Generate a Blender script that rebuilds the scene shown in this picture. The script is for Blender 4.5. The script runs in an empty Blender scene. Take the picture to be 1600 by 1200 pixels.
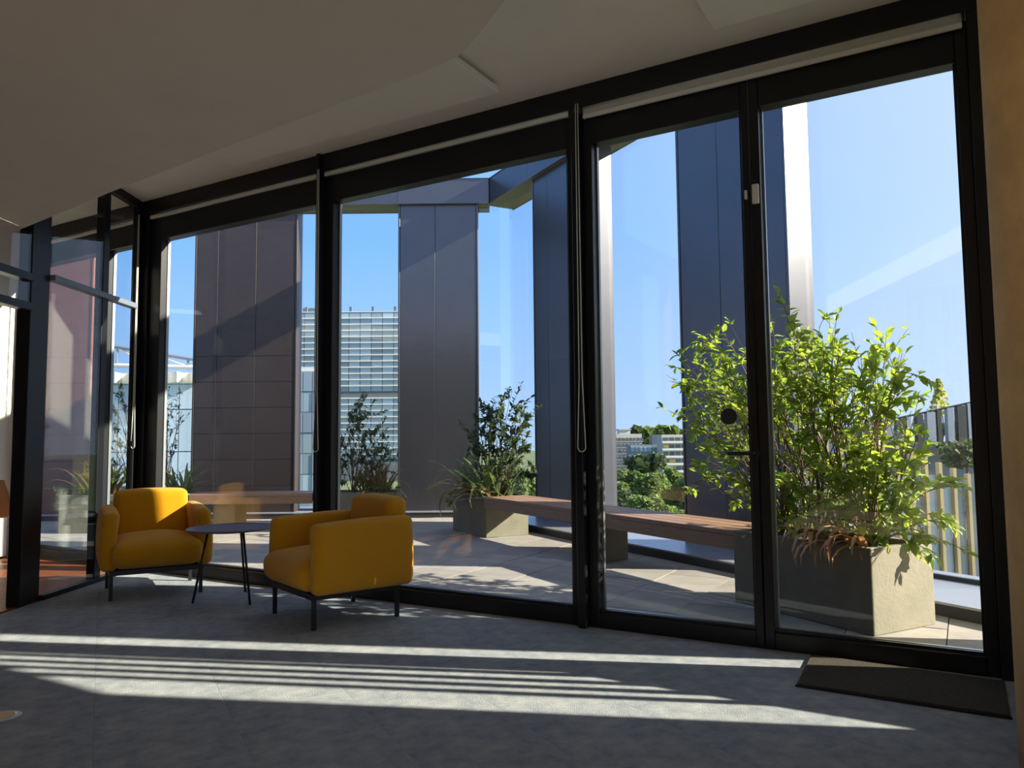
import bpy, bmesh, math, random
from mathutils import Vector, Matrix
import numpy as np

S = bpy.context.scene
COL = S.collection
R = math.radians
rnd = random.Random(7)

# ------------------------------------------------------------------ camera
F_PX = 1200.0
YAW, PITCH, ROLL, EYE = R(30.45), R(4.22), R(-0.516), 1.12
fwd = Vector((-math.sin(YAW)*math.cos(PITCH), math.cos(YAW)*math.cos(PITCH), math.sin(PITCH)))
rt0 = Vector((math.cos(YAW), math.sin(YAW), 0)); up0 = rt0.cross(fwd)
RT = math.cos(ROLL)*rt0 + math.sin(ROLL)*up0
UP = -math.sin(ROLL)*rt0 + math.cos(ROLL)*up0
cam_d = bpy.data.cameras.new('camera'); cam = bpy.data.objects.new('camera', cam_d); COL.objects.link(cam)
cam_d.sensor_width = 36.0; cam_d.lens = 36.0*F_PX/1600.0; cam_d.clip_start = 0.05; cam_d.clip_end = 3000
M = Matrix((RT, UP, -fwd)).transposed().to_4x4(); M.translation = (0, 0, EYE); cam.matrix_world = M
S.camera = cam

# ------------------------------------------------------------------ sky, sun, exposure
SUN_AZ, SUN_EL = R(21.8), R(26.3)          # from the +X axis towards +Y; elevation
world = bpy.data.worlds.new('sky'); S.world = world; world.use_nodes = True
nt = world.node_tree; nt.nodes.clear()
wo = nt.nodes.new('ShaderNodeOutputWorld'); bg = nt.nodes.new('ShaderNodeBackground')
tcw = nt.nodes.new('ShaderNodeTexCoord'); sep = nt.nodes.new('ShaderNodeSeparateXYZ'); nt.links.new(tcw.outputs['Generated'], sep.inputs[0])
rampw = nt.nodes.new('ShaderNodeValToRGB'); cr = rampw.color_ramp          # clear summer sky by height above the horizon
cr.elements[0].position = 0.0; cr.elements[0].color = (.50, .68, .95, 1); cr.elements[1].position = 1.0; cr.elements[1].color = (.10, .27, .74, 1)
for ps, cc in ((.08, (.40, .62, 1.0, 1)), (.25, (.23, .50, 1.0, 1)), (.5, (.17, .39, .90, 1))):
    el_ = cr.elements.new(ps); el_.color = cc
nt.links.new(sep.outputs['Z'], rampw.inputs[0])
dsun = nt.nodes.new('ShaderNodeVectorMath'); dsun.operation = 'DOT_PRODUCT'; nt.links.new(tcw.outputs['Generated'], dsun.inputs[0])
dsun.inputs[1].default_value = (math.cos(SUN_AZ)*math.cos(SUN_EL), math.sin(SUN_AZ)*math.cos(SUN_EL), math.sin(SUN_EL))
hz_ = nt.nodes.new('ShaderNodeMapRange'); hz_.interpolation_type = 'SMOOTHSTEP'; hz_.inputs[1].default_value = -.2; hz_.inputs[2].default_value = 1.0; hz_.inputs[3].default_value = 0; hz_.inputs[4].default_value = .85
nt.links.new(dsun.outputs['Value'], hz_.inputs[0])
mxw = nt.nodes.new('ShaderNodeMix'); mxw.data_type = 'RGBA'; mxw.inputs[7].default_value = (.95, .95, 1.05, 1)
nt.links.new(hz_.outputs[0], mxw.inputs[0]); nt.links.new(rampw.outputs[0], mxw.inputs[6]); nt.links.new(mxw.outputs[2], bg.inputs[0])
bg.inputs['Strength'].default_value = 0.80
nt.links.new(bg.outputs[0], wo.inputs[0])
sd = bpy.data.lights.new('sun', 'SUN'); sun = bpy.data.objects.new('sun', sd); COL.objects.link(sun)
sd.energy = 12.5; sd.color = (1.0, 0.88, 0.70); sd.angle = R(0.53)
sv = Vector((math.cos(SUN_AZ)*math.cos(SUN_EL), math.sin(SUN_AZ)*math.cos(SUN_EL), math.sin(SUN_EL)))
sun.rotation_euler = sv.to_track_quat('Z', 'Y').to_euler(); sun.location = (20, 10, 15)
S.view_settings.view_transform = 'Standard'; S.view_settings.look = 'None'
S.view_settings.gamma = 1.0; S.view_settings.use_curve_mapping = False
S.view_settings.exposure = 0.76
S.cycles.transparent_max_bounces = 24; S.cycles.max_bounces = 10; S.cycles.diffuse_bounces = 6
S.cycles.use_denoising = True

# ------------------------------------------------------------------ materials
def srgb(r, g, b):
    f = lambda c: (c/255/12.92) if c/255 <= .04045 else ((c/255+.055)/1.055)**2.4
    return (f(r), f(g), f(b), 1)
def mat(name, col, rough=.6, metal=0., var=0., vscale=8., bump=0., bscale=200., objvar=0., spec=.5, sheen=0., stretch=None, col2=None, coat=0.):
    m = bpy.data.materials.new(name); m.use_nodes = True; n = m.node_tree.nodes; l = m.node_tree.links
    p = n['Principled BSDF']; p.inputs['Roughness'].default_value = rough; p.inputs['Metallic'].default_value = metal
    p.inputs['Specular IOR Level'].default_value = spec
    if sheen: p.inputs['Sheen Weight'].default_value = sheen; p.inputs['Sheen Roughness'].default_value = .5
    if coat: p.inputs['Coat Weight'].default_value = coat
    tc = n.new('ShaderNodeTexCoord'); src = tc.outputs['Object']
    if stretch:
        mp = n.new('ShaderNodeMapping'); mp.inputs['Scale'].default_value = stretch; l.new(src, mp.inputs[0]); src = mp.outputs[0]
    base = n.new('ShaderNodeRGB'); base.outputs[0].default_value = col if len(col) == 4 else (*col, 1); out = base.outputs[0]
    if var or col2:
        no = n.new('ShaderNodeTexNoise'); no.inputs['Scale'].default_value = vscale; no.inputs['Detail'].default_value = 6; no.inputs['Roughness'].default_value = .65
        l.new(src, no.inputs['Vector'])
        mx = n.new('ShaderNodeMix'); mx.data_type = 'RGBA'
        c = base.outputs[0].default_value
        if col2 is None:
            mx.inputs[6].default_value = (c[0]*(1-var), c[1]*(1-var), c[2]*(1-var), 1); mx.inputs[7].default_value = (c[0]*(1+var), c[1]*(1+var), c[2]*(1+var), 1)
        else:
            mx.inputs[6].default_value = c; mx.inputs[7].default_value = col2 if len(col2) == 4 else (*col2, 1)
        rp = n.new('ShaderNodeMapRange'); rp.inputs[1].default_value = .3; rp.inputs[2].default_value = .7
        l.new(no.outputs['Fac'], rp.inputs[0]); l.new(rp.outputs[0], mx.inputs[0]); out = mx.outputs[2]
    if objvar:
        oi = n.new('ShaderNodeObjectInfo'); hs = n.new('ShaderNodeHueSaturation')
        mr = n.new('ShaderNodeMapRange'); mr.inputs[3].default_value = 1-objvar; mr.inputs[4].default_value = 1+objvar
        l.new(oi.outputs['Random'], mr.inputs[0]); l.new(mr.outputs[0], hs.inputs['Value']); l.new(out, hs.inputs['Color']); out = hs.outputs[0]
    l.new(out, p.inputs['Base Color'])
    if bump:
        nb = n.new('ShaderNodeTexNoise'); nb.inputs['Scale'].default_value = bscale; nb.inputs['Detail'].default_value = 4
        l.new(src, nb.inputs['Vector']); bp = n.new('ShaderNodeBump'); bp.inputs['Strength'].default_value = bump; bp.inputs['Distance'].default_value = .01
        l.new(nb.outputs['Fac'], bp.inputs['Height']); l.new(bp.outputs[0], p.inputs['Normal'])
    return m
def glass_mat(name, tint=(.94, .965, .97), refl=1.0):
    m = bpy.data.materials.new(name); m.use_nodes = True; n = m.node_tree.nodes; l = m.node_tree.links; n.clear()
    o = n.new('ShaderNodeOutputMaterial'); mx = n.new('ShaderNodeMixShader'); tr = n.new('ShaderNodeBsdfTransparent'); gl = n.new('ShaderNodeBsdfGlossy')
    tr.inputs[0].default_value = (*tint, 1); gl.inputs['Roughness'].default_value = 0.0
    g = n.new('ShaderNodeNewGeometry'); d = n.new('ShaderNodeVectorMath'); d.operation = 'DOT_PRODUCT'
    l.new(g.outputs['Incoming'], d.inputs[0]); l.new(g.outputs['Normal'], d.inputs[1])
    ab = n.new('ShaderNodeMath'); ab.operation = 'ABSOLUTE'; l.new(d.outputs['Value'], ab.inputs[0])
    su = n.new('ShaderNodeMath'); su.operation = 'SUBTRACT'; su.inputs[0].default_value = 1; l.new(ab.outputs[0], su.inputs[1])
    pw = n.new('ShaderNodeMath'); pw.operation = 'POWER'; pw.inputs[1].default_value = 5; l.new(su.outputs[0], pw.inputs[0])
    ma = n.new('ShaderNodeMath'); ma.operation = 'MULTIPLY_ADD'; ma.inputs[1].default_value = .95*refl; ma.inputs[2].default_value = .04*refl; l.new(pw.outputs[0], ma.inputs[0])
    l.new(ma.outputs[0], mx.inputs[0]); l.new(tr.outputs[0], mx.inputs[1]); l.new(gl.outputs[0], mx.inputs[2]); l.new(mx.outputs[0], o.inputs[0])
    return m
def leaf_mat(name, c_dark, c_light, trans, tw=.45, rough=.45):
    m = bpy.data.materials.new(name); m.use_nodes = True; n = m.node_tree.nodes; l = m.node_tree.links
    p = n['Principled BSDF']; p.inputs['Roughness'].default_value = rough; o = n['Material Output']
    g = n.new('ShaderNodeNewGeometry'); oi = n.new('ShaderNodeObjectInfo')
    ad = n.new('ShaderNodeMath'); ad.operation = 'ADD'; l.new(g.outputs['Random Per Island'], ad.inputs[0]); l.new(oi.outputs['Random'], ad.inputs[1])
    fr = n.new('ShaderNodeMath'); fr.operation = 'FRACT'; l.new(ad.outputs[0], fr.inputs[0])
    mx = n.new('ShaderNodeMix'); mx.data_type = 'RGBA'; mx.inputs[6].default_value = (*c_dark, 1); mx.inputs[7].default_value = (*c_light, 1)
    l.new(fr.outputs[0], mx.inputs[0]); l.new(mx.outputs[2], p.inputs['Base Color'])
    t = n.new('ShaderNodeBsdfTranslucent'); t.inputs[0].default_value = (*trans, 1)
    ms = n.new('ShaderNodeMixShader'); ms.inputs[0].default_value = tw
    l.new(p.outputs[0], ms.inputs[1]); l.new(t.outputs[0], ms.inputs[2]); l.new(ms.outputs[0], o.inputs[0])
    return m

MT = dict(
    frame=mat('black_aluminium', (.012, .012, .015), .38, .3, bump=.05, bscale=600),
    frame_grey=mat('grey_aluminium_edge', (.30, .31, .33), .35, .8),
    glass=glass_mat('window_glass', refl=.8), screen=glass_mat('screen_glass', (.955, .97, .975)),
    carpet=mat('blue_grey_carpet', (.205, .245, .298), .95, var=.35, vscale=9, bump=.9, bscale=260, objvar=.05, sheen=.15, spec=.1, col2=(.44, .455, .45)),
    wood_floor=mat('red_brown_floorboards', srgb(150, 82, 45), .35, var=.25, vscale=6, stretch=(1, 12, 1), objvar=.12),
    bounce_wood=mat('bounce_timber', (.36, .28, .205), .6, var=.2, vscale=5, stretch=(1, 10, 1)),  # wood tone for the unseen floor, picked for its warm bounce
    ceiling=mat('off_white_plaster', (.82, .775, .715), .9, var=.03, vscale=3),
    soffit=mat('taupe_soffit', (.70, .635, .585), .9, var=.03, vscale=3),
    panel=mat('acoustic_panel', (.78, .76, .70), .95, bump=.15, bscale=400),
    white=mat('white_paint', (.86, .84, .78), .8),
    darkwall=mat('charcoal_wall', (.16, .145, .13), .8),
    blind=mat('blind_bar_grey', (.48, .49, .46), .6),
    chain=mat('pale_bead_chain', (.75, .74, .68), .5),
    yellow=mat('mustard_boucle', srgb(212, 150, 6), .92, var=.16, vscale=220, bump=.7, bscale=330, sheen=.25, spec=.15),
    blackmetal=mat('black_powder_coat', (.014, .014, .017), .42, .2),
    tabletop=mat('dark_aubergine_table', (.11, .09, .115), .42),
    mat=mat('coir_doormat', (.085, .075, .06), 1., var=.5, vscale=160, bump=.9, bscale=300, spec=.1),
    column=mat('pitted_concrete', (.80, .53, .24), .85, var=.14, vscale=5, bump=.25, bscale=45),
    concrete=mat('planter_concrete', (.185, .165, .125), .85, var=.28, vscale=5, bump=.3, bscale=60, col2=(.130, .125, .085)),
    paver=mat('stone_paver', (.25, .228, .205), .85, var=.16, vscale=4, bump=.2, bscale=80, objvar=.09),
    grout=mat('dark_joint', (.10, .095, .085), .95),
    coping=mat('blue_grey_coping', (.30, .32, .36), .35, .4, var=.05, objvar=.05),
    kerb=mat('dark_kerb', (.035, .037, .042), .5, .3),
    fin=mat('anthracite_panel', (.112, .112, .128), .30, .75, var=.06, vscale=3, objvar=.05),
    finseam=mat('dark_seam', (.02, .02, .022), .6),  # near-black core seen between the panels
    khaki=mat('khaki_soffit', (.16, .15, .12), .6, .2),
    rust=mat('rust_red_panel', (.12, .040, .030), .6, .0, var=.2, vscale=5, objvar=.1, stretch=(1, 1, 3)),
    terracotta=mat('brown_red_panel', (.048, .036, .036), .42, .35, var=.15, vscale=5, objvar=.05, stretch=(1, 1, 3)),
    bench=mat('bench_hardwood', srgb(140, 107, 84), .55, var=.25, vscale=10, stretch=(1, 14, 14), objvar=.12),
    soil=mat('planter_soil', (.05, .035, .022), 1., var=.4, vscale=40, bump=.8, bscale=60),
    bark=mat('brown_bark', (.13, .075, .045), .8, var=.3, vscale=30),
    leaf=leaf_mat('bright_green_leaf', (.045, .10, .018), (.17, .27, .040), (.42, .54, .055), .46),
    leaf_dark=leaf_mat('dark_green_leaf', (.025, .045, .018), (.07, .10, .035), (.12, .18, .04), .3),
    leaf_mid=leaf_mat('mid_green_leaf', (.04, .085, .02), (.12, .19, .04), (.22, .34, .05), .4),
    leaf_bronze=leaf_mat('bronze_leaf', (.14, .09, .035), (.26, .19, .07), (.32, .24, .08), .35),
    leaf_copper=leaf_mat('copper_leaf', (.42, .20, .10), (.60, .34, .17), (.5, .26, .11), .3),
    leaf_strap=leaf_mat('strap_green_leaf', (.05, .085, .035), (.14, .19, .07), (.22, .30, .08), .35),
    tree=leaf_mat('tree_foliage', (.075, .125, .030), (.17, .235, .06), (.22, .30, .07), .35, .7),
    tree_dark=leaf_mat('tree_foliage_dark', (.045, .075, .03), (.09, .125, .05), (.10, .15, .05), .3, .7),
    tree_yellow=leaf_mat('tree_foliage_yellow', (.32, .34, .06), (.48, .46, .10), (.5, .5, .1), .4, .7),
    shell=mat('beige_shell', srgb(196, 160, 122), .5),
    steel=mat('brushed_steel', (.5, .5, .5), .35, .9),
    plastic=mat('white_plastic', (.75, .75, .73), .4),
    disc=mat('dark_disc', (.02, .03, .025), .5),
    towerglass=mat('tower_glass', (.30, .38, .42), .18, .1, objvar=.35, spec=.8),
    towerwhite=mat('tower_ledge', (.66, .66, .64), .6),
    towerdark=mat('tower_dark', (.10, .12, .14), .6),
    beige=mat('beige_render', (.52, .47, .40), .9, var=.06, vscale=.3),
    greybuild=mat('blue_grey_cladding', (.22, .27, .34), .6, objvar=.12),
    window=mat('far_window', (.10, .13, .16), .25, .1, objvar=.3),
    glassbuild=mat('pale_glazing', (.50, .60, .66), .25, .15, objvar=.10),
    creamsteel=mat('cream_steel', (.74, .68, .58), .6),
    bluesteel=mat('blue_grey_steel', (.20, .24, .30), .5, .3),
    gold=mat('gold_fin', (.50, .39, .20), .45, .35, objvar=.10),
    yellowblind=mat('yellow_blind', (.75, .50, .15), .8),
    ground=mat('park_ground', (.09, .12, .05), 1., var=.4, vscale=.05),
)

# ------------------------------------------------------------------ mesh helpers
class MB:
    def __init__(s): s.v = []; s.f = []
    def add(s, vs, fs):
        o = len(s.v); s.v += [tuple(v) for v in vs]; s.f += [tuple(i+o for i in f) for f in fs]; return s
    def box(s, x0, x1, y0, y1, z0, z1):
        return s.add([(x0,y0,z0),(x1,y0,z0),(x1,y1,z0),(x0,y1,z0),(x0,y0,z1),(x1,y0,z1),(x1,y1,z1),(x0,y1,z1)],
                     [(0,3,2,1),(4,5,6,7),(0,1,5,4),(1,2,6,5),(2,3,7,6),(3,0,4,7)])
    def prism(s, poly, z0, z1):
        n = len(poly)
        return s.add([(x,y,z0) for x,y in poly]+[(x,y,z1) for x,y in poly],
                     [tuple(range(n-1,-1,-1)), tuple(range(n,2*n))]+[(i,(i+1)%n,n+(i+1)%n,n+i) for i in range(n)])
    def tube(s, pts, r0, r1=None, n=6, cap=True):
        r1 = r0 if r1 is None else r1; pts = [Vector(p) for p in pts]; k = len(pts); vs = []; fs = []
        ref = Vector((.31,.17,.93))
        for i, p in enumerate(pts):
            t = (pts[min(i+1,k-1)]-pts[max(i-1,0)]).normalized()
            a = t.cross(ref)
            if a.length < .05: a = t.cross(Vector((1,0,0)))
            a.normalize(); b = t.cross(a); r = r0+(r1-r0)*i/max(1,k-1)
            vs += [p+a*(r*math.cos(6.2832*j/n))+b*(r*math.sin(6.2832*j/n)) for j in range(n)]
        for i in range(k-1):
            for j in range(n): fs.append((i*n+j, i*n+(j+1)%n, (i+1)*n+(j+1)%n, (i+1)*n+j))
        if cap: fs += [tuple(range(n-1,-1,-1)), tuple(range((k-1)*n, k*n))]
        return s.add(vs, fs)
    def lathe(s, prof, n=32, c=(0,0)):
        vs = []; fs = []; k = len(prof)
        for r, z in prof: vs += [(c[0]+r*math.cos(6.28319*j/n), c[1]+r*math.sin(6.28319*j/n), z) for j in range(n)]
        for i in range(k-1):
            for j in range(n): fs.append((i*n+j, i*n+(j+1)%n, (i+1)*n+(j+1)%n, (i+1)*n+j))
        fs += [tuple(range(n-1,-1,-1)), tuple(range((k-1)*n, k*n))]
        return s.add(vs, fs)
    def mesh(s, name, m, smooth=False, bevel=0., seg=2):
        me = bpy.data.meshes.new(name); me.from_pydata(s.v, [], s.f)
        if bevel:
            b = bmesh.new(); b.from_mesh(me)
            bmesh.ops.bevel(b, geom=[e for e in b.edges if len(e.link_faces) == 2 and e.calc_face_angle(0) > .6], offset=bevel, segments=seg, profile=.5, affect='EDGES')
            b.to_mesh(me); b.free()
        if smooth: me.shade_smooth()
        me.materials.append(m); me.update(); return me
    def build(s, name, m, parent=None, smooth=False, bevel=0., seg=2, loc=None, rotz=0.):
        return link(name, s.mesh(name, m, smooth, bevel, seg), parent, loc, rotz)
def link(name, data, parent=None, loc=None, rotz=0.):
    o = bpy.data.objects.new(name, data); COL.objects.link(o)
    if parent: o.parent = parent
    if loc is not None: o.location = loc
    if rotz: o.rotation_euler = (0, 0, rotz)
    return o
def tag(o, label=None, cat=None, group=None, kind=None):
    if label: o['label'] = label
    if cat: o['category'] = cat
    if group: o['group'] = group
    if kind: o['kind'] = kind
    return o
def thing(name, label, cat, loc=(0,0,0), rotz=0., group=None, kind=None):
    return tag(link(name, None, None, loc, rotz), label, cat, group, kind)
def struct(name, label=None, loc=(0,0,0), rotz=0.): return tag(link(name, None, None, loc, rotz), label, None, None, 'structure')
def box(name, m, parent, x0, x1, y0, y1, z0, z1, bevel=0., seg=1):
    """a box with its origin at its own base centre"""
    cx, cy = (x0+x1)/2, (y0+y1)/2
    return MB().box(x0-cx, x1-cx, y0-cy, y1-cy, 0, z1-z0).build(name, m, parent, bevel=bevel, seg=seg, loc=(cx, cy, z0))
def rbox(x0, x1, y0, y1, z0, z1, r, n=10, fn=None):
    """rounded box as a vertex/face grid; fn deforms each vertex"""
    h = Vector(((x1-x0)/2, (y1-y0)/2, (z1-z0)/2)); c = Vector(((x0+x1)/2, (y0+y1)/2, (z0+z1)/2)); r = min(r, h.x*.999, h.y*.999, h.z*.999)
    b = bmesh.new(); bmesh.ops.create_cube(b, size=2); bmesh.ops.subdivide_edges(b, edges=b.edges[:], cuts=n, use_grid_fill=True)
    ri = h - Vector((r, r, r))
    def remap(t, H):   # concentrate grid lines near the ends
        a = abs(t); q = r/H
        s_ = (a/(.6))*(1-q) if a < .6 else (1-q)+(a-.6)/.4*q
        return math.copysign(s_*H, t)
    for v in b.verts:
        p = Vector((remap(v.co.x, h.x), remap(v.co.y, h.y), remap(v.co.z, h.z)))
        q = Vector((max(-ri.x, min(ri.x, p.x)), max(-ri.y, min(ri.y, p.y)), max(-ri.z, min(ri.z, p.z))))
        d = p-q
        if d.length > 1e-6:
            mx = max(abs(d.x), abs(d.y), abs(d.z)); p = q+d.normalized()*mx
        p = p+c
        v.co = Vector(fn(p)) if fn else p
    return b
def bm_obj(name, b, m, parent, smooth=True):
    bmesh.ops.recalc_face_normals(b, faces=b.faces[:])
    me = bpy.data.meshes.new(name); b.to_mesh(me); b.free()
    if smooth: me.shade_smooth()
    me.materials.append(m); return link(name, me, parent)
def clip(poly, nx, ny, d):
    """keep the part of a convex polygon where nx*x+ny*y <= d"""
    out = []
    for i in range(len(poly)):
        p, q = poly[i], poly[(i+1) % len(poly)]; a = nx*p[0]+ny*p[1]-d; b_ = nx*q[0]+ny*q[1]-d
        if a <= 0: out.append(p)
        if a*b_ < 0: t = a/(a-b_); out.append((p[0]+(q[0]-p[0])*t, p[1]+(q[1]-p[1])*t))
    return out
def area(p): return abs(sum(p[i][0]*p[(i+1)%len(p)][1]-p[(i+1)%len(p)][0]*p[i][1] for i in range(len(p))))/2 if len(p) > 2 else 0
def rect(x0, x1, y0, y1): return [(x0,y0),(x1,y0),(x1,y1),(x0,y1)]

# local frames of the terrace: edge one runs to the right, edge two runs to the left behind it
RZ1 = R(-31.5); X1 = Vector((math.cos(RZ1), math.sin(RZ1), 0)); Y1 = Vector((-math.sin(RZ1), math.cos(RZ1), 0))
RZ2 = YAW; X2 = Vector((math.cos(RZ2), math.sin(RZ2), 0)); Y2 = Vector((-math.sin(RZ2), math.cos(RZ2), 0))
def L1(x, y, z=0.): return X1*x+Y1*y+Vector((0,0,z))
def L2(x, y, z=0.): return X2*x+Y2*y+Vector((0,0,z))
def ray(px, py): return fwd+RT*((px-800)/F_PX)-UP*((py-600)/F_PX)
def at2(px, py, D):
    """survey helper: point seen in direction (px, py) at horizontal distance D, in the edge-two frame"""
    v = ray(px, py); t = D/v.dot(Y2); P = Vector((0,0,EYE))+v*t
    return Vector((P.dot(X2), D, P.z))
def at1(px, py, y1):
    v = ray(px, py); t = y1/v.dot(Y1); P = Vector((0,0,EYE))+v*t
    return Vector((P.dot(X1), y1, P.z))

WY = 4.28            # inner face of the window wall
WO = 4.42            # outer face
CZ = 3.34            # ceiling height
PD = R(119.5); PX = Vector((math.cos(PD), math.sin(PD), 0))   # direction of the glass partition
P0 = Vector((-5.84, 3.17, 0)) - PX*5.63                        # partition frame origin (distance along it as surveyed)
pnx, pny = math.cos(R(29.5)), math.sin(R(29.5)); PDIST = -3.522

# ------------------------------------------------------------------ room shell
floor = struct('floor', 'blue grey carpet tile floor with worn mottled patches')
MB().prism([(-5.2,-4.2),(3.4,-4.2),(3.4,WO),(-6.55,WO),(-5.2,2.04)], -.12, -.006).build('floor_base', MT['grout'], floor)
tile_u, tile_v = (math.sin(R(58.5)), -math.cos(R(58.5))), (math.cos(R(58.5)), math.sin(R(58.5)))
T = .5; n_t = 0
for i in range(-26, 12):
    for j in range(-10, 16):
        q = [(i*T+.0004, j*T+.0004), ((i+1)*T-.0004, j*T+.0004), ((i+1)*T-.0004, (j+1)*T-.0004), (i*T+.0004, (j+1)*T-.0004)]
        w = [(a*tile_u[0]+b_*tile_v[0], a*tile_u[1]+b_*tile_v[1]) for a, b_ in q]
        w = clip(w, 0, 1, WY+.02); w = clip(w, 0, -1, -1.3); w = clip(w, 1, 0, 1.6) if len(w) > 2 else w
        if len(w) > 2: w = clip(w, -pnx, -pny, 3.522-.02)
        if area(w) < .002: continue
        c = (sum(p[0] for p in w)/len(w), sum(p[1] for p in w)/len(w))
        MB().prism([(p[0]-c[0], p[1]-c[1]) for p in w], 0, .006).build('carpet_tile', MT['carpet'], floor, loc=(c[0], c[1], -.006)); n_t += 1
MB().prism([(-5.2,-4.2),(3.4,-4.2),(3.4,1.3),(-4.75,1.3)], -.006, 0).build('bounce_floor', MT['bounce_wood'], floor)  # unseen floor behind the camera, added to bounce warm light upwards
MB().prism([(1.6,1.3),(3.4,1.3),(3.4,WY),(1.6,WY)], -.006, 0).build('carpet_field', MT['carpet'], floor)

ceil = struct('ceiling', 'off white plaster ceiling')
MB().box(-8.7, 3.4, -4.2, WO, CZ, CZ+.3).build('ceiling_slab', MT['ceiling'], ceil)
edge = [(-8.42,3.60),(-7.29,3.47),(-5.27,3.24),(-4.03,3.12),(-2.55,2.99),(-2.15,2.955),(-2.0,2.925),(-1.9,2.87),(-1.78,2.79),(-1.57,2.64),(-1.25,2.40),(-1.0,2.1),(-.85,1.6),(-.8,.6),(-.8,-4.2),(-8.42,-4.2)]
SZ = 2.65; kz = (SZ-EYE)/(2.95-EYE); edge = [(-8.42,3.19)]+[(x*kz, y*kz) for x, y in edge[1:-2]]+[(-.67,-4.2),(-8.42,-4.2)]
MB().prism(edge[::-1], SZ, CZ-.002).build('lowered_soffit', MT['soffit'], ceil)
for k, (x0, x1, y0, y1, lb) in enumerate([(-4.88,-2.40,3.36,3.95,'long pale acoustic ceiling panel partly tucked behind the lowered soffit'),(-1.05,1.3,3.3,3.92,'pale acoustic ceiling panel above the glass doors')]):
    t = thing('acoustic_panel', lb, 'ceiling panel', ((x0+x1)/2,(y0+y1)/2,CZ-.065), 0, 'acoustic ceiling panels')
    w, d = (x1-x0)/2, (y1-y0)/2
    MB().box(-w, w, -d, d, 0, .04).build('panel_face', MT['panel'], t, bevel=.003, seg=1)
    MB().box(-w+.06, w-.06, -d+.06, d-.06, .04, .064).build('mounting_rail', MT['frame'], t)

wr = struct('wall_right')
for (y0, y1, z0, z1) in ((.75,WO,0,CZ),(-4.2,.75,0,.25),(-4.2,.75,3.05,CZ),(-4.2,-3.9,.25,3.05)): box('wall_panel', MT['white'], wr, 3.4, 3.6, y0, y1, z0, z1)
for k, y0 in enumerate((-3.9, -2.35, -.80)):  # unseen windows, added to let more light into the room
    t = struct('window_%d' % (k+5), 'tall unseen window added behind the camera for fill light', (3.5, y0, 0))
    box('stile', MT['frame'], t, -.06, .04, 0, .05, .25, 3.05); box('stile', MT['frame'], t, -.06, .04, 1.5, 1.55, .25, 3.05)
    box('rail', MT['frame'], t, -.06, .04, .05, 1.5, .25, .30); box('rail', MT['frame'], t, -.06, .04, .05, 1.5, 3.0, 3.05)
    box('glass_pane', MT['glass'], t, -.012, -.002, .05, 1.5, .30, 3.0)
wb = struct('wall_back')
MB().box(-8.7, 3.6, -4.4, -4.2, 0, CZ).build('wall_panel', MT['darkwall'], wb)
wl = struct('wall_left'); MB().box(-8.62, -8.42, -4.2, WO, 0, CZ).build('wall_panel', MT['white'], wl)

# window wall ----------------------------------------------------------
FR = MT['frame']
def bay(name, x0, x1, label, st=(.06,.06), top=2.97, bot=.10, top_h=3.17, rdep=.11):
    t = struct(name, label, ((x0+x1)/2, WY, 0)); w = (x1-x0)/2
    box('stile', FR, t, -w, -w+st[0], .01, .11, 0, top_h, .004); box('stile', FR, t, w-st[1], w, .01, rdep, 0, top_h, .004)
    box('bottom_rail', FR, t, -w+st[0], w-st[1], .01, .11, 0, bot, .004); box('top_rail', FR, t, -w+st[0], w-st[1], .01, .11, top, top_h, .004)
    g0, g1 = -w+st[0], w-st[1]
    box('glazing_bead', MT['frame_grey'], t, g0, g1, .078, .10, bot, bot+.012); box('glazing_bead', FR, t, g0, g1, .03, .05, bot, bot+.015)
    box('glazing_bead', MT['frame_grey'], t, g0, g0+.010, .075, .10, bot+.012, top); box('glazing_bead', FR, t, g1-.012, g1, .03, .05, bot+.015, top)
    box('glass_pane', MT['glass'], t, g0, g1, .056, .066, bot, top)
    return t
bay('window_1', -6.34, -4.215, 'tall fixed window behind the left yellow armchair', (.15,.055))
bay('window_2', -4.185, -2.05, 'tall fixed window behind the right yellow armchair', (.085,.055))
d1 = bay('door_1', -1.99, -.972, 'glazed terrace door leaf with black lever handle', (.058,.042), bot=.09)
d2 = bay('door_2', -.968, .095, 'glazed terrace door leaf in front of the big leafy planter', (.052,.055), bot=.09, rdep=.062)
# lever handle on the door leaf
hr = MB().lathe([(.001,0),(.026,0),(.026,.012),(.001,.012)], 20).build('handle_rose', MT['blackmetal'], d1, smooth=False)
hr.location = (.494, .004, 1.04); hr.rotation_euler = (R(90), 0, 0)
MB().tube([(.494,.0,1.04),(.494,-.05,1.04),(.48,-.056,1.04),(.36,-.056,1.04)], .011, n=8).build('lever_handle', MT['blackmetal'], d1, True); hr.parent = [c for c in d1.children if c.name.startswith('lever_handle')][0]
tag(MB().tube([(0,0,0),(0,.006,0)], .046, n=28).build('round_marker', MT['disc'], None, loc=(-1.137, WY+.048, 1.245)), 'dark round sticker on the door glass above the handle', 'sticker')
sn = thing('contact_sensor', 'small white contact sensor pair high on the door frames', 'sensor', (-.94, WY+.004, 2.47))
MB().box(-.018,.018,-.018,.006,-.055,.055).build('sensor_body', MT['plastic'], sn, bevel=.005); MB().box(-.06,-.045,-.012,.006,-.02,.03).build('sensor_magnet', MT['plastic'], sn, bevel=.003)

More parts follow.
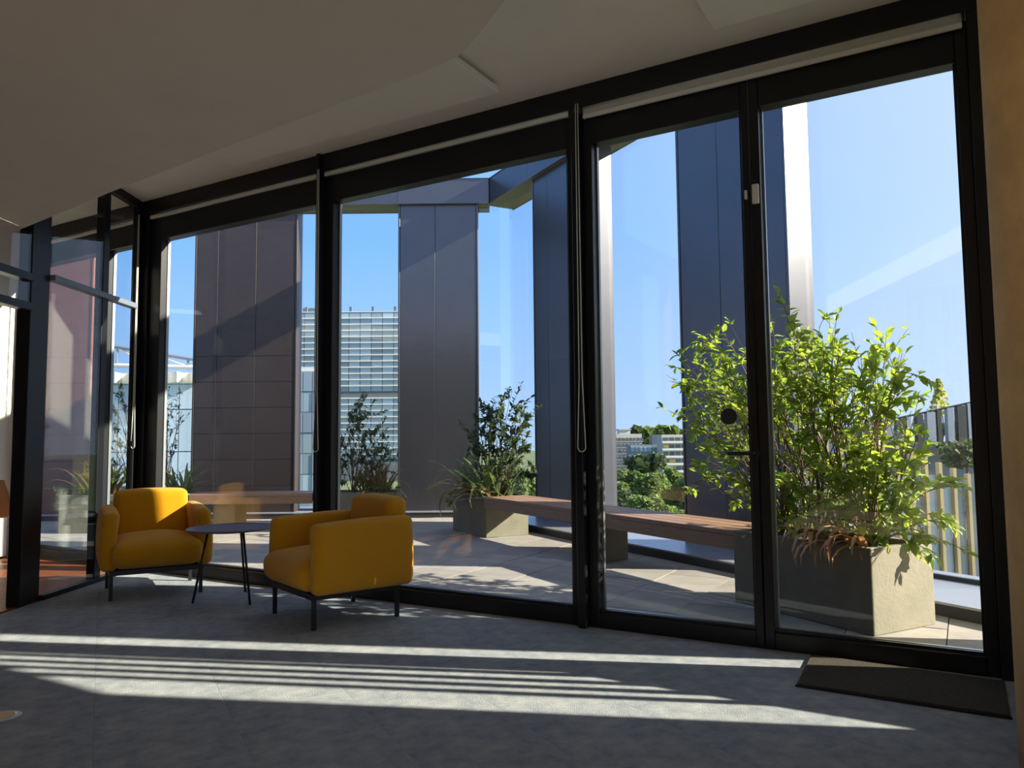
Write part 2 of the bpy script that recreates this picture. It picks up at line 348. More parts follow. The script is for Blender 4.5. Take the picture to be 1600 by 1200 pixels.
def post(name, x, w=.07, d0=WY-.06, d1=WO, z1=CZ): 
    o = box(name, FR, None, x-w/2, x+w/2, d0, d1, 0, z1, .004); tag(o, None, None, None, 'structure'); return o
post('trim_1', -4.2, .03); tag(box('trim_2', FR, None, -2.045, -1.995, WY-.05, WO, 0, CZ-.17, .004), kind='structure')
post('trim_3', -6.395, .11, WY-.02); post('trim_4', .125, .06, WY-.02, WY+.062)
tag(box('trim_5', FR, None, -8.42, 3.4, WY-.03, WO, 3.205, CZ, .004), kind='structure')
tag(box('trim_6', FR, None, -8.42, 3.4, WY+.11, WO+.06, -.12, .045, .004), kind='structure')
# roller blinds under the header
def blind(x0, x1, label, chain_x, chain_z=1.05, drop=0.):
    t = thing('roller_blind', label, 'blind', ((x0+x1)/2, WY, 3.10), 0, 'roller blinds along the window head'); w = (x1-x0)/2
    MB().tube([(-w+.012,-.012,.092),(w-.012,-.012,.092)], .0125, n=10).build('fabric_roll', MT['blind'], t, True)
    if drop: box('fabric', MT['blind'], t, -w+.014, w-.014, -.020, -.017, .09-drop, .092)
    box('hem_bar', MT['chain'], t, -w+.012, w-.012, -.026, -.004, .065-drop, .091-drop, .004)
    box('end_bracket', FR, t, -w, -w+.012, -.034, -.0, .055, .104); box('end_bracket', FR, t, w-.012, w, -.034, -.0, .055, .104)
    cx = chain_x-(x0+x1)/2; zb = chain_z-3.10; pts = []
    for i in range(13):
        a = math.pi*i/12; pts.append((cx+.026*math.cos(a), -.085, zb+.03-.03*math.sin(a)))
    pts = [(cx+.008,-.085,.10),(cx+.010,-.085,zb+.45),(cx+.022,-.085,zb+.13)]+pts+[(cx-.022,-.085,zb+.13),(cx-.010,-.085,zb+.45),(cx-.008,-.085,.10)]
    MB().tube(pts, .0032, n=5).build('bead_chain', MT['chain'], t, True)
    return t
blind(-6.33, -4.225, 'rolled-up blind above the window behind the left armchair', -6.385, 1.08)
blind(-4.175, -2.055, 'rolled-up blind above the window behind the right armchair', -4.165)
blind(-1.985, .09, 'long rolled-up blind above the two terrace doors', -1.985, 1.05, .04)
blind(-8.28, -6.46, 'rolled-up blind above the window in the side room', -8.27, .98)

# right-hand bay beyond the column (outside the picture): pier, sill and slats added to cast the floor stripes
rs = struct('wall_front')
box('wall_panel', MT['white'], rs, .155, .47, WY, WY+.06, 0, 3.17); box('wall_panel', MT['white'], rs, .47, 3.4, WY, WO, 0, 1.17); box('wall_panel', MT['white'], rs, 2.33, 3.4, WY, WO, 1.17, 3.17)
for x in (.685, .965, 1.225, 1.49): box('slat', FR, rs, x-.006, x+.006, WY+.02, WY+.076, 1.17, 3.0)
box('wall_panel', FR, rs, .47, 2.33, WY, WY+.1, 2.99, 3.17); box('glass_pane', MT['glass'], rs, .47, 2.33, WY+.085, WY+.093, 1.17, 2.99)

# round concrete column
cm = MB().lathe([(.30,0),(.30,CZ)], 64).build('concrete_column', MT['column'], None, True, loc=(.408, 3.21, 0))
for p_ in cm.data.polygons:
    if len(p_.vertices) > 4: p_.use_smooth = False
tag(cm, 'round pitted concrete column at the right edge of the room', 'column')

# ------------------------------------------------------------------ glass partition and the side room
part = struct('wall_partition', 'black framed glass partition beside the left armchair', P0, PD)
# local x runs along the partition towards the window wall, local y points into the side room
box('post', FR, part, 5.35, 5.43, -.01, .09, 0, CZ, .004); box('post', FR, part, 5.44, 5.585,   .005, .08, 0, CZ, .004)
box('post', FR, part, 6.27, 6.36, -.01, .06, 0, CZ, .004); box('post', FR, part, 6.80, 6.87, -.03, .03, 0, CZ, .004)
box('bottom_rail', FR, part, 5.585, 6.80, -.03, .03, 0, .035); box('transom', MT['bluesteel'], part, 5.585, 6.80, -.035, .035, 2.34, 2.385, .003)
box('top_rail', FR, part, 5.585, 6.80, -.03, .03, CZ-.07, CZ-.001)
for x0, x1 in ((5.585, 6.27), (6.36, 6.80)):
    for z0, z1 in ((.035, 2.34), (2.385, CZ-.07)): box('glass_pane', MT['glass'], part, x0, x1, -.005, .005, z0, z1)
box('transom', FR, part, 3.6, 5.34, -.04, .04, 2.28, 2.335, .003); box('transom', FR, part, 3.6, 5.34, -.04, .04, 2.07, 2.125, .003)
box('glass_pane', MT['glass'], part, 3.6, 5.34, -.005, .005, 2.335, SZ-.003); box('glass_pane', MT['glass'], part, 3.6, 5.34, -.005, .005, 2.125, 2.28)

sf = struct('floor_side_room', 'red brown wooden floor of the side room')
SFP = [(-8.42,-4.2),(-5.2,-4.2),(-5.2,2.02),(-6.49,WY),(-8.42,WY)]
MB().prism(SFP, -.12, -.012).build('floor_base', MT['grout'], sf)
y = -.5
k = 0
while y < WY:
    x = -8.55-(k % 3)*.6
    while x < -5.0:
        w = rect(x+.001, x+1.799, y+.001, y+.159); w = clip(w, pnx, pny, PDIST-.02); w = clip(w, 0, 1, WY) if len(w) > 2 else w; w = clip(w, -1, 0, 8.42) if len(w) > 2 else w
        if area(w) > .004:
            c = (sum(p[0] for p in w)/len(w), sum(p[1] for p in w)/len(w))
            MB().prism([(p[0]-c[0], p[1]-c[1]) for p in w], 0, .012).build('floorboard', MT['wood_floor'], sf, loc=(c[0], c[1], -.012))
        x += 1.8
    y += .16; k += 1
w4 = bay('window_3', -7.06, -6.46, 'narrow window of the side room next to the partition', (.05,.10))
w5 = bay('window_4', -8.29, -7.08, 'window of the side room facing the brown facade column', (.07,.10))
tag(box('trim_7', FR, None, -8.42, -8.29, WY-.05, WO, 0, 3.17, .004), kind='structure')
ob = thing('wall_outlet', 'small black control box on the dark jamb of the side room', 'outlet', (-8.35, WY-.055, .98))
MB().box(-.04,.04,-.02,.004,-.06,.06).build('cover_plate', MT['blackmetal'], ob, bevel=.004); MB().box(-.018,.018,-.026,-.02,-.02,.02).build('switch', MT['greybuild'], ob, bevel=.003)

# shell chair seen through the partition
sc_ = thing('shell_chair', 'beige moulded shell chair on black wire legs in the side room', 'chair', (-7.93, 3.92, 0), R(30))
b = bmesh.new(); rows = []
prof = [(.22,.41),(.20,.44),(.10,.435),(-.02,.43),(-.12,.44),(-.19,.50),(-.23,.60),(-.26,.72),(-.28,.80)]
for i, (py, pz) in enumerate(prof):
    hw = .21 if i < 5 else .21-.02*(i-4); row = []
    for j in range(9):
        u = (j-4)/4; row.append(b.verts.new((u*hw, py+(.05*u*u if i > 5 else 0), pz+(.05*u*u if i < 6 else 0))))
    rows.append(row)
for i in range(len(rows)-1):
    for j in range(8): b.faces.new((rows[i][j], rows[i][j+1], rows[i+1][j+1], rows[i+1][j]))
bmesh.ops.solidify(b, geom=b.faces[:], thickness=.014); bm_obj('seat_shell', b, MT['shell'], sc_)
for sx in (-1, 1):
    MB().tube([(sx*.12,.10,.43),(sx*.20,.19,.02),(sx*.20,.19,.008),(sx*.20,-.20,.008),(sx*.20,-.20,.02),(sx*.12,-.06,.43)], .008, n=6).build('leg', MT['blackmetal'], sc_, True)
st_ = thing('side_stool', 'white box pedestal at the left picture edge in the side room', 'pedestal', (-8.32, 3.95, 0), R(20))
MB().box(-.09,.09,-.15,.15,.02,.42).build('pedestal_body', MT['white'], st_, bevel=.006); MB().box(-.07,.07,-.13,.13,0,.02).build('plinth', MT['blackmetal'], st_)

# ------------------------------------------------------------------ armchairs, table, mat
def armchair(label, loc, ang):
    """front faces local +y; ang turns it about z"""
    t = thing('armchair', label, 'armchair', loc, ang, 'yellow armchairs by the window')
    Ym = MT['yellow']
    def seat_fn(p):
        u = p.x/.30; v = (p.y+.24)/.63
        if p.z > .34: p.z += .045*(1-u*u)*math.sin(math.pi*min(1,max(0,v*.9+.08)))
        if p.y > .25: p.y += .035*max(0,1-((p.z-.33)/.11)**2); p.x *= 1+.10*min(1,(p.y-.25)/.1)
        return p
    bm_obj('seat_cushion', rbox(-.285,.285,-.27,.35,.215,.415,.07,12,seat_fn), Ym, t)
    for s in (-1, 1):
        def arm_fn(p, s=s):
            k = (p.z-.205)/.44; p.x += s*(.014*math.sin(math.pi*min(1,max(0,k)))-.012*k)
            if p.z > .4: p.z -= .018*max(0,(p.y+.05)/.35)
            return p
        x0, x1 = (.262,.378) if s > 0 else (-.378,-.262)
        bm_obj('armrest', rbox(x0,x1,-.375,.310,.205,.645,.043,12,arm_fn), Ym, t)
    def back_fn(p):
        k = (p.z-.2)/.55; p.y -= .05*k; u = p.x/.28
        if p.z > .6: p.z -= .014*u*u
        return p
    bm_obj('backrest', rbox(-.272,.272,-.345,-.185,.205,.765,.050,12,back_fn), Ym, t)
    bm_obj('back_shell', rbox(-.30,.30,-.385,-.30,.205,.63,.04,8), Ym, t)
    f = MB(); a, b_, h = .318, .30, .034
    f.box(-a,a,b_-h,b_,.176,.21); f.box(-a,a,-b_,-b_+h,.176,.21); f.box(-a,-a+h,-b_+h,b_-h,.176,.21); f.box(a-h,a,-b_+h,b_-h,.176,.21); f.box(-a+h,a-h,-b_+h,b_-h,.198,.208)
    bf = f.build('base_frame', MT['blackmetal'], t)
    for sx in (-1,1):
        for sy in (-1,1):
            MB().box(-.0125,.0125,-.0125,.0125,0,.178).build('leg', MT['blackmetal'], bf, bevel=.002, seg=1, loc=(sx*.302, sy*.284, 0))
    return t
armchair('mustard yellow armchair by the glass partition, its backrest caught by sunlight', (-5.43, 3.765, 0), math.atan2(-.49, .87)-R(90))
armchair('mustard yellow armchair in shade, turned with its side to the camera', (-3.585, 3.80, 0), math.atan2(-.935, -.355)-R(90))

tb = thing('side_table', 'round dark side table on three thin legs between the armchairs', 'table', (-4.60, 3.80, 0))
MB().lathe([(.282,.500),(.302,.508),(.304,.514),(.300,.516),(.296,.512),(.001,.512)], 56).build('tabletop', MT['tabletop'], tb)
for (fx, fy) in ((-.13,-.21),(.27,-.05),(-.13,.25)):
    MB().tube([(fx,fy,0),(fx*.62,fy*.62,.502)], .0085, n=10).build('leg', MT['blackmetal'], tb, True)
MB().lathe([(.02,.488),(.19,.488),(.19,.501),(.02,.501)], 32).build('support_plate', MT['blackmetal'], tb)

dm = thing('doormat', 'dark bristle doormat on the carpet in front of the terrace doors', 'doormat')
MB().prism([(-.705,3.72),(.105,3.70),(.105,4.20),(-.73,4.24)], .0005, .016).build('bristle_pad', MT['mat'], dm, bevel=.003, seg=1)
MB().prism([(-.712,3.713),(.111,3.693),(.111,3.70),(-.705,3.72)], .0005, .010).build('rubber_edge', MT['blackmetal'], dm)
fb = thing('floor_socket', 'round metal floor socket cap in the carpet at the left', 'socket', (-3.48, 1.735, 0))
MB().lathe([(.075,.0003),(.075,.004),(.06,.007),(.001,.007)], 28).build('cap', MT['steel'], fb); MB().lathe([(.05,.007),(.048,.010),(.001,.010)], 24).build('lid', MT['shell'], fb)

# ------------------------------------------------------------------ terrace
ter = struct('floor_terrace', 'stone paved terrace outside the windows')
KY = 4.67; K2 = 11.42        # inner kerb faces on the two edges
APX = L1(0,0); 
def tclip(w):
    for nx, ny, d in ((0,-1,-(WO+.06)), (Y1.x,Y1.y,KY), (Y2.x,Y2.y,K2), (1,0,2.6), (-1,0,15.5)):
        if len(w) > 2: w = clip(w, nx, ny, d)
    return w
bp = tclip(rect(-16,3,4,14)); MB().prism(bp, -.25, -.03).build('paving_bed', MT['grout'], ter)
px_, py_ = .512, .692
for i in range(-31, 6):
    for j in range(-1, 12):
        off = .346 if i % 2 else 0
        w = rect(-.138+i*px_+.003, -.138+(i+1)*px_-.003, 4.178+j*py_+off-.69+.003, 4.178+(j+1)*py_+off-.69-.003); w = tclip(w)
        if area(w) < .004: continue
        c = (sum(p[0] for p in w)/len(w), sum(p[1] for p in w)/len(w))
        MB().prism([(p[0]-c[0], p[1]-c[1]) for p in w], 0, .03).build('paver', MT['paver'], ter, loc=(c[0], c[1], -.03+rnd.uniform(-.002,.002)))

# kerbs with metal coping
def kerb(name, label, rz, x0, x1, yf, n):
    t = struct(name, label, (0,0,0), rz)
    box('kerb_face', MT['kerb'], t, x0, x1, yf, yf+1.05, -.3, .075)
    L = (x1-x0)/n
    for k in range(n): box('coping_plate', MT['coping'], t, x0+k*L+.003, x0+(k+1)*L-.003, yf-.01, yf+1.06, .075, .09)
    return t
ax1 = -L2(0,K2).dot(X1)
kerb('kerb_one', 'raised metal coping along the right terrace edge', RZ1, -10.25, .6, KY, 8)
kerb('kerb_two', 'raised metal coping along the far terrace edge', RZ2, -12.0, -.55, K2, 8)

# clad facade columns
def fin(label, rz, x0, x1, yf, dep, h, mtl, seams, joints=(), z0=.09):
    t = thing('facade_column', label, 'column', tuple((X1*((x0+x1)/2)+Y1*yf if rz == RZ1 else X2*((x0+x1)/2)+Y2*yf)+Vector((0,0,z0))), rz, 'clad columns around the terrace')
    w = (x1-x0)/2; h -= z0
    box('core', MT['finseam'], t, -w+.012, w-.012, .012, dep-.012, 0, h)
    xs = [-w+.03]+[s-(x0+x1)/2 for s in seams]+[w-.03]; zs = [0]+[j-z0 for j in joints]+[h]
    for a, b_ in zip(xs[:-1], xs[1:]):
        for c, d in zip(zs[:-1], zs[1:]):
            box('front_panel', mtl, t, a+.003, b_-.003, 0, .02, c+(.003 if c else 0), d-.003, .002)
            box('back_panel', mtl, t, a+.003, b_-.003, dep-.02, dep, c+(.003 if c else 0), d-.003)
    for s in (-1, 1):
        box('edge_trim', mtl, t, min(s*w,s*(w-.026)), max(s*w,s*(w-.026)), -.006, dep+.006, 0, h, .002)
    return t
FH = 4.745
fin('grey clad facade column right of centre, its right flank glaring in the sun', RZ1, -6.08, -4.65, 5.2, .29, FH, MT['fin'], (-5.49,))
fin('grey clad facade column standing behind the door mullion', RZ1, -9.10, -7.60, 5.2, .26, FH, MT['fin'], (-8.72,))
fin('unseen grey clad column added beyond the right frame to block sun', RZ1, -1.75, -1.30, 5.2, .28, FH, MT['fin'], ())  # unseen blocker, sized to trim the sun band through the door
fin('unseen grey clad panel added high beyond the right frame for shade', RZ1, -3.05, -1.76, 5.2, .28, FH, MT['fin'], (-2.4,), z0=2.72)  # unseen blocker, added to shade the right armchair and the left seat
fin('grey clad facade column behind the right armchair', RZ2, -1.72, -.50, 11.55, .28, FH, MT['fin'], (-1.155,))
jt = [.48, .87, 1.26, 1.65, 2.04, 2.43, 2.82, 3.21, 3.60, 3.99, 4.38]
fin('brown clad facade column behind the left armchair', RZ2, -4.82, -3.26, 11.55, .28, FH, MT['terracotta'], (-4.46,-3.88), jt[:6])
fin('brown red clad facade column seen through the glass partition', RZ2, -7.75, -6.36, 11.55, .28, FH, MT['rust'], (-7.05,), jt[:6])

# ring beam on the columns
APEX = (Vector((0,0,0)))
def beam(name, label, rz, x0, x1, yf, seams):
    t = thing(name, label, 'beam', (0,0,FH), rz, 'ring beam over the terrace columns')
    box('soffit_panel', MT['khaki'], t, x0+.02, x1-.02, yf+.02, yf+.48, 0, .02)
    box('beam_core', MT['finseam'], t, x0+.02, x1-.02, yf+.02, yf+.48, .02, .36)
    xs = [x0]+list(seams)+[x1]
    for a, b_ in zip(xs[:-1], xs[1:]):
        box('fascia_panel', MT['fin'], t, a+.002, b_-.002, yf, yf+.02, -.006, .37); box('fascia_panel', MT['fin'], t, a+.002, b_-.002, yf+.48, yf+.5, -.006, .37)
    box('capping', MT['fin'], t, x0, x1, yf-.01, yf+.51, .37, .385)
    return t
beam('ring_beam', 'grey metal beam joining the right-hand columns', RZ1, -10.45, -1.2, 5.12, (-9.1,-7.6,-6.08,-4.65,-3.2))
beam('ring_beam', 'grey metal beam joining the far columns', RZ2, -11.5, -.33, 11.48, (-9.6,-7.75,-6.36,-4.82,-3.26,-1.72))

# glass wind screens between the columns
def screen(label, rz, x0, x1, y, z0=.09, z1=FH):
    t = thing('glass_screen', label, 'glass screen', tuple((L1 if rz == RZ1 else L2)((x0+x1)/2, y, z0)), rz, 'glass wind screens'); w = (x1-x0)/2
    box('pane', MT['screen'], t, -w, w, 0, .012, .012, z1-z0-.003)
    box('base_channel', MT['kerb'], t, -w, w, -.012, .024, 0, .03)
screen('glass wind screen over the view of the park', RZ1, -7.58, -6.10, 5.42)
screen('glass wind screen behind the big leafy planter', RZ1, -4.63, -3.07, 5.42)
screen('glass wind screen left of the column behind the mullion', RZ1, -10.22, -9.12, 5.42)
screen('narrow glass wind screen meeting the corner joint', RZ2, -.48, -.17, 11.62)
screen('glass wind screen in front of the office tower', RZ2, -3.24, -1.74, 11.72)
screen('glass wind screen in front of the pale glass hall', RZ2, -6.34, -4.84, 11.72)

# planters and benches
def planter(label, rz, x0, x1, y0, y1, h=.48):
    base = (L1 if rz == RZ1 else L2)((x0+x1)/2, (y0+y1)/2, 0)
    t = thing('concrete_planter', label, 'planter', tuple(base), rz, 'concrete planters'); w, d = (x1-x0)/2, (y1-y0)/2; k = .05
    m = MB(); o = rect(-w,w,-d,d); i_ = rect(-w+k,w-k,-d+k,d-k)
    vs = [(x,y,0) for x,y in o]+[(x,y,h) for x,y in o]+[(x,y,h) for x,y in i_]+[(x,y,h-.09) for x,y in i_]
    fs = [(3,2,1,0)]
    for q in range(4):
        r_ = (q+1)%4; fs += [(q,r_,4+r_,4+q),(4+q,4+r_,8+r_,8+q),(8+q,8+r_,12+r_,12+q)]
    m.add(vs, fs).build('planter_box', MT['concrete'], t, bevel=.006, seg=2)
    box('soil', MT['soil'], t, -w+k, w-k, -d+k, d-k, h-.10, h-.05)
    return t
planter('concrete planter holding the big leafy shrub by the doors', RZ1, -4.03, -2.95, 3.87, 4.43, .49)
planter('concrete planter at the far end of the bench', RZ1, -9.04, -8.08, 3.95, 4.51, .47)
planter('pale concrete planter behind the right armchair', RZ2, -2.54, -1.50, 9.85, 10.45, .48)
planter('long concrete planter behind the left armchair and partition', RZ2, -5.75, -4.15, 9.80, 10.4, .48)
def bench(label, rz, x0, x1, y0, y1, n, sup):
    base = (L1 if rz == RZ1 else L2)((x0+x1)/2, (y0+y1)/2, 0)
    t = thing('wooden_bench', label, 'bench', tuple(base), rz, 'terrace benches'); w, d = (x1-x0)/2, (y1-y0)/2; s = 2*d/n
    for k in range(n): box('slat', MT['bench'], t, -w, w, -d+k*s+.004, -d+(k+1)*s-.004, .44, .475, .003)
    box('front_board', MT['bench'], t, -w, w, -d, -d+.035, .345, .438, .003); box('rear_board', MT['bench'], t, -w, w, d-.035, d, .345, .438, .003)
    for q in sup: box('concrete_support', MT['concrete'], t, q-(x0+x1)/2-.14, q-(x0+x1)/2+.14, -d+.045, d-.05, 0, .43, .004)
    return t
bench('long slatted wooden bench between the two concrete planters', RZ1, -8.07, -4.04, 3.92, 4.45, 4, (-6.10,))
bench('reddish wooden bench behind the left armchair', RZ2, -4.13, -2.56, 9.86, 10.4, 4, (-3.7,))

# ------------------------------------------------------------------ plants
LEAF_V = [(0,0,0),(.33,.2,.05),(.33,0,0),(.33,-.2,.05),(.72,.15,.01),(.72,0,-.04),(.72,-.15,.01),(1,0,-.14)]
LEAF_F = [(0,2,1),(0,3,2),(2,5,4,1),(3,6,5,2),(5,7,4),(6,7,5)]
def leaf_mesh(m, wf=1.):
    me = bpy.data.meshes.new('leaf'); me.from_pydata([(x,y*wf,z) for x,y,z in LEAF_V], [], LEAF_F); me.materials.append(m); return me
def leaf_matrix(p, d, size, r):
    d = d.normalized(); up = Vector((r.gauss(0,.35), r.gauss(0,.35), 1)); y_ = up.cross(d)
    if y_.length < .1: y_ = Vector((1,0,0)).cross(d)
    y_.normalize(); z_ = d.cross(y_); m = Matrix((d*size, y_*size, z_*size)).transposed().to_4x4(); m.translation = p; return m
def bez(a, c, b_, n=7): return [a*((1-t)**2)+c*(2*t*(1-t))+b_*(t*t) for t in (i/(n-1) for i in range(n))]
def shrub(label, origin, bases, targets, leaf_m, size, per, seed, single=0, extra=None, spread=.10, name='leafy_shrub', droop=.12, stem_r=.009, group='shrubs in the planters', cam_pos=Vector((0,0,EYE)), rad=.6, wf=1.):
    r = random.Random(seed); t = thing(name, label, 'shrub', tuple(origin), 0, group); o = Vector(origin)
    br = MB(); mats = []
    for T_ in targets:
        T_ = Vector(T_); b_ = min(bases, key=lambda q: (Vector(q)-T_).length*(1+r.uniform(0,.35))); b_ = Vector(b_)
        mid = b_+(T_-b_)*.45+Vector((r.gauss(0,.05), r.gauss(0,.05), droop+.25*(T_.z-b_.z)*r.uniform(.1,.6)))
        pts = bez(b_, mid, T_, 8); br.tube([p-o for p in pts], stem_r*r.uniform(.6,1.1), .0018, 5)
        nt_ = r.randint(3,5)
        for k in range(nt_):
            s = pts[r.randint(3,7)]; e = T_+Vector((r.gauss(0,spread), r.gauss(0,spread), r.gauss(0,spread*.8)))
            tw = bez(s, (s+e)/2+Vector((0,0,.03)), e, 5); br.tube([p-o for p in tw], .0028, .0012, 4, False)
            for q in range(max(1,per//nt_)):
                f = r.uniform(.25,1)*4; i = min(3,int(f)); p = tw[i].lerp(tw[i+1], f-i)
                d = (tw[i+1]-tw[i]).normalized()+Vector((r.gauss(0,.8), r.gauss(0,.8), r.gauss(-.15,.5)))
                mats.append(leaf_matrix(p-o, d, size*r.uniform(.65,1.2), r))
    br.build('branches', MT['bark'], t)
    lm = leaf_mesh(leaf_m, wf)
    mats.sort(key=lambda m: -(m.to_scale().x/((m.translation+o)-cam_pos).length))
    for m in mats[:single]:
        q = link('leaf', lm, t); q.matrix_local = m
    mb = MB(); V = [Vector((x,y*wf,z)) for x,y,z in LEAF_V]
    for m in mats[single:]: mb.add([m@v for v in V], LEAF_F)
    if mb.v: tag(mb.build('foliage', leaf_m, t), None, None, None, 'stuff')
    return t
def p1(px, py, y1): q = at1(px, py, y1); return L1(q.x, q.y, q.z)
def p2(px, py, D): q = at2(px, py, D); return L2(q.x, q.y, q.z)
rA = random.Random(3)
TA = [(1085,565),(1072,600),(1110,530),(1140,535),(1130,585),(1165,560),(1100,640),(1150,622),(1082,652),(1150,690),(1105,718),(1085,755),(1132,772),(1142,732),(1115,680),(1120,610),(1095,590),(1150,655),
      (1210,525),(1232,503),(1240,548),(1215,560),(1262,530),(1285,545),(1220,592),(1262,585),(1300,568),(1300,605),(1252,640),(1292,652),(1330,645),(1212,662),(1242,702),(1282,722),(1322,704),(1235,615),(1275,615),(1240,670),(1205,740),(1230,780),(1260,760),(1215,820),
      (1312,548),(1345,556),(1382,556),(1410,552),(1400,580),(1378,604),(1424,642),(1398,622),(1360,594),(1345,628),(1330,585),
      (1342,690),(1382,684),(1430,692),(1402,722),(1452,722),(1462,762),(1424,772),(1468,802),(1444,832),(1412,842),(1382,782),(1342,762),(1302,772),(1460,840),(1230,815),(1265,800),(1300,800),(1340,800),(1280,690),(1310,735),(1255,740),(1400,760),(1360,730),(1370,815),(1430,745),(1440,800),(1400,690),(1350,790),(1330,740),(1415,815)]
TA2 = TA+[(x+rA.uniform(-24,24), y+rA.uniform(-22,26)) for x, y in TA if 1195 < x < 1385 or (x < 1195 and y < 700)]
tgA = [p1(min(x,1468), y, 4.15+rA.uniform(-.30,.34)) for x, y in TA2]
bsA = [L1(x, y, .43) for x, y in ((-3.7,4.2),(-3.5,4.1),(-3.3,4.2),(-3.4,4.3),(-3.15,4.15),(-3.85,4.15))]
shrub('big bright green leafy shrub in the planter by the terrace doors', L1(-3.5,4.15,.43), bsA, tgA, MT['leaf'], .075, 44, 11, 300, wf=1.25, stem_r=.007, spread=.12)
def blades(label, origin, n, lmin, lmax, m, seed, width=.022, lean=.75, spread=(.2,.1), rz=RZ1, dry=None, ndry=0, drymin=.5, drop=.0, face=None, dryscale=1.15):
    r = random.Random(seed); t = thing('strap_leaf_plant', label, 'grass plant', tuple(origin), rz, 'strap leaf plants in the planters')
    for k in range(n+ndry):
        d_ = k >= n; L = r.uniform(lmin, lmax)*(dryscale if d_ else 1); az = r.uniform(0, 6.283)
        if d_ and face is not None: az = face+r.gauss(0,.7)
        el = R(r.uniform(50,82)) if not d_ else R(r.uniform(20,55)); curl = r.uniform(.6,1.6)*lean+(1.3 if d_ else 0)
        p = Vector((r.uniform(-1,1)*spread[0], r.uniform(-1,1)*spread[1], 0)); vs = []; fs = []; ns = 7; h = Vector((math.cos(az), math.sin(az), 0)); sd_ = Vector((-h.y, h.x, 0))
        base = p.copy(); q = Vector((0,0,0))
        for i in range(ns+1):
            f = i/ns; a = el-curl*f*f*1.4; w = width*r.uniform(.95,1.05)*(1-f**2.2)*(.6+.8*min(1,f*4))+.001
            vs += [q+sd_*w, q+Vector((0,0,-.25*w)), q-sd_*w]
            q = q+(h*math.cos(a)+Vector((0,0,math.sin(a))))*(L/ns)
        for i in range(ns):
            for j in (0,1): fs.append((i*3+j, i*3+j+1, (i+1)*3+j+1, (i+1)*3+j))
        MB().add(vs, fs).build('blade', dry if d_ and dry else m, t, loc=tuple(base))
    return t
blades('strap leaf plant with curling copper leaves hanging over the near planter rim', L1(-3.20,4.02,.43), 30, .26, .46, MT['leaf_strap'], 5, .015, .9, (.22,.08), RZ1, MT['leaf_copper'], 22, face=R(-80), dryscale=1.35)
# planter at the far end of the bench
rB = random.Random(8)
TB = [(760,640),(772,620),(785,632),(800,612),(745,655),(765,665),(790,660),(812,665),(825,650),(822,690),(806,700),(780,700),(760,700),(775,730),(800,725),(818,715),(790,745),(752,690),(740,700),(770,650),(810,640),(735,670),(795,690),(815,735),(780,680),(760,740)]
shrub('dark twiggy shrub in the planter at the far end of the bench', L1(-8.5,4.25,.41), [L1(-8.5,4.25,.41), L1(-8.35,4.3,.41), L1(-8.65,4.2,.41)], [p1(x,y,4.3+rB.uniform(-.22,.25)) for x,y in TB], MT['leaf_dark'], .066, 150, 21, 0, spread=.13, stem_r=.008)
shrub('small patch of low green groundcover in the bench end planter', L1(-8.75,4.05,.41), [L1(-8.7,4.1,.41), L1(-8.95,4.05,.41), L1(-8.9,4.0,.41)], [p1(x,y,3.97+rB.uniform(-.03,.2)) for x,y in ((700,785),(712,790),(722,780),(735,788),(745,783),(706,775),(728,770),(750,790))], MT['leaf_mid'], .042, 80, 22, 0, spread=.06, name='low_groundcover', droop=.03)
blades('large arching strap leaf plant in the bench end planter', L1(-8.52,4.15,.42), 80, .42, .80, MT['leaf_strap'], 9, .019, .85, (.40,.18), RZ1, MT['leaf_bronze'], 44, face=R(-130))
# planter behind the right armchair
rD = random.Random(12)
TD = [(545,640),(560,625),(580,640),(535,665),(555,660),(575,665),(595,660),(540,690),(565,690),(588,690),(605,690),(550,715),(575,715),(535,725),(600,720),(560,740),(545,750),(585,740),(610,705),(530,700)]
shrub('brownish green twiggy shrub in the planter behind the right armchair', L2(-2.1,10.15,.42), [L2(-2.1,10.15,.42), L2(-2.3,10.15,.42)], [p2(x,y,10.15+rD.uniform(-.25,.25)) for x,y in TD], MT['leaf_dark'], .06, 120, 31, 0, spread=.13)
blades('bronze tufted strap leaf plant beside the right armchair', L2(-1.80,10.1,.42), 44, .38, .66, MT['leaf_bronze'], 14, .016, .6, (.16,.14), RZ2, MT['leaf_copper'], 10)
shrub('low green groundcover spilling from the pale planter', L2(-1.9,9.95,.42), [L2(-1.9,9.98,.42), L2(-1.65,9.98,.42)], [p2(x,y,9.9+rD.uniform(-.05,.1)) for x,y in ((575,765),(590,760),(605,770),(615,765),(560,775),(622,780))], MT['leaf_mid'], .045, 90, 33, 0, spread=.08, name='low_groundcover', droop=.03)
# long planter at the left
rC = random.Random(15)
TC = [(170,620),(182,640),(190,612),(175,660),(195,650),(200,630),(165,690),(185,690),(200,700),(172,720),(192,735),(178,750),(205,680),(250,615),(262,640),(275,620),(285,640),(255,665),(270,670),(245,690),(265,695),(258,640)]
shrub('tall sparse shrub in the long planter behind the left armchair', L2(-4.9,10.1,.42), [L2(-4.95,10.1,.42), L2(-4.55,10.1,.42)], [p2(x,y,10.1+rC.uniform(-.2,.2)) for x,y in TC], MT['leaf_dark'], .058, 50, 41, 0, spread=.10)
shrub('bushy green groundcover at the left end of the long planter', L2(-5.4,9.95,.42), [L2(-5.5,10.,.42), L2(-5.2,10.,.42), L2(-4.9,10.,.42)], [p2(x,y,9.95+rC.uniform(-.15,.2)) for x,y in ((100,775),(115,765),(130,770),(145,760),(160,755),(175,750),(190,760),(105,790),(125,785),(165,775),(180,780),(140,785),(200,750))], MT['leaf_mid'], .055, 90, 43, 0, spread=.11, name='low_groundcover', droop=.04)
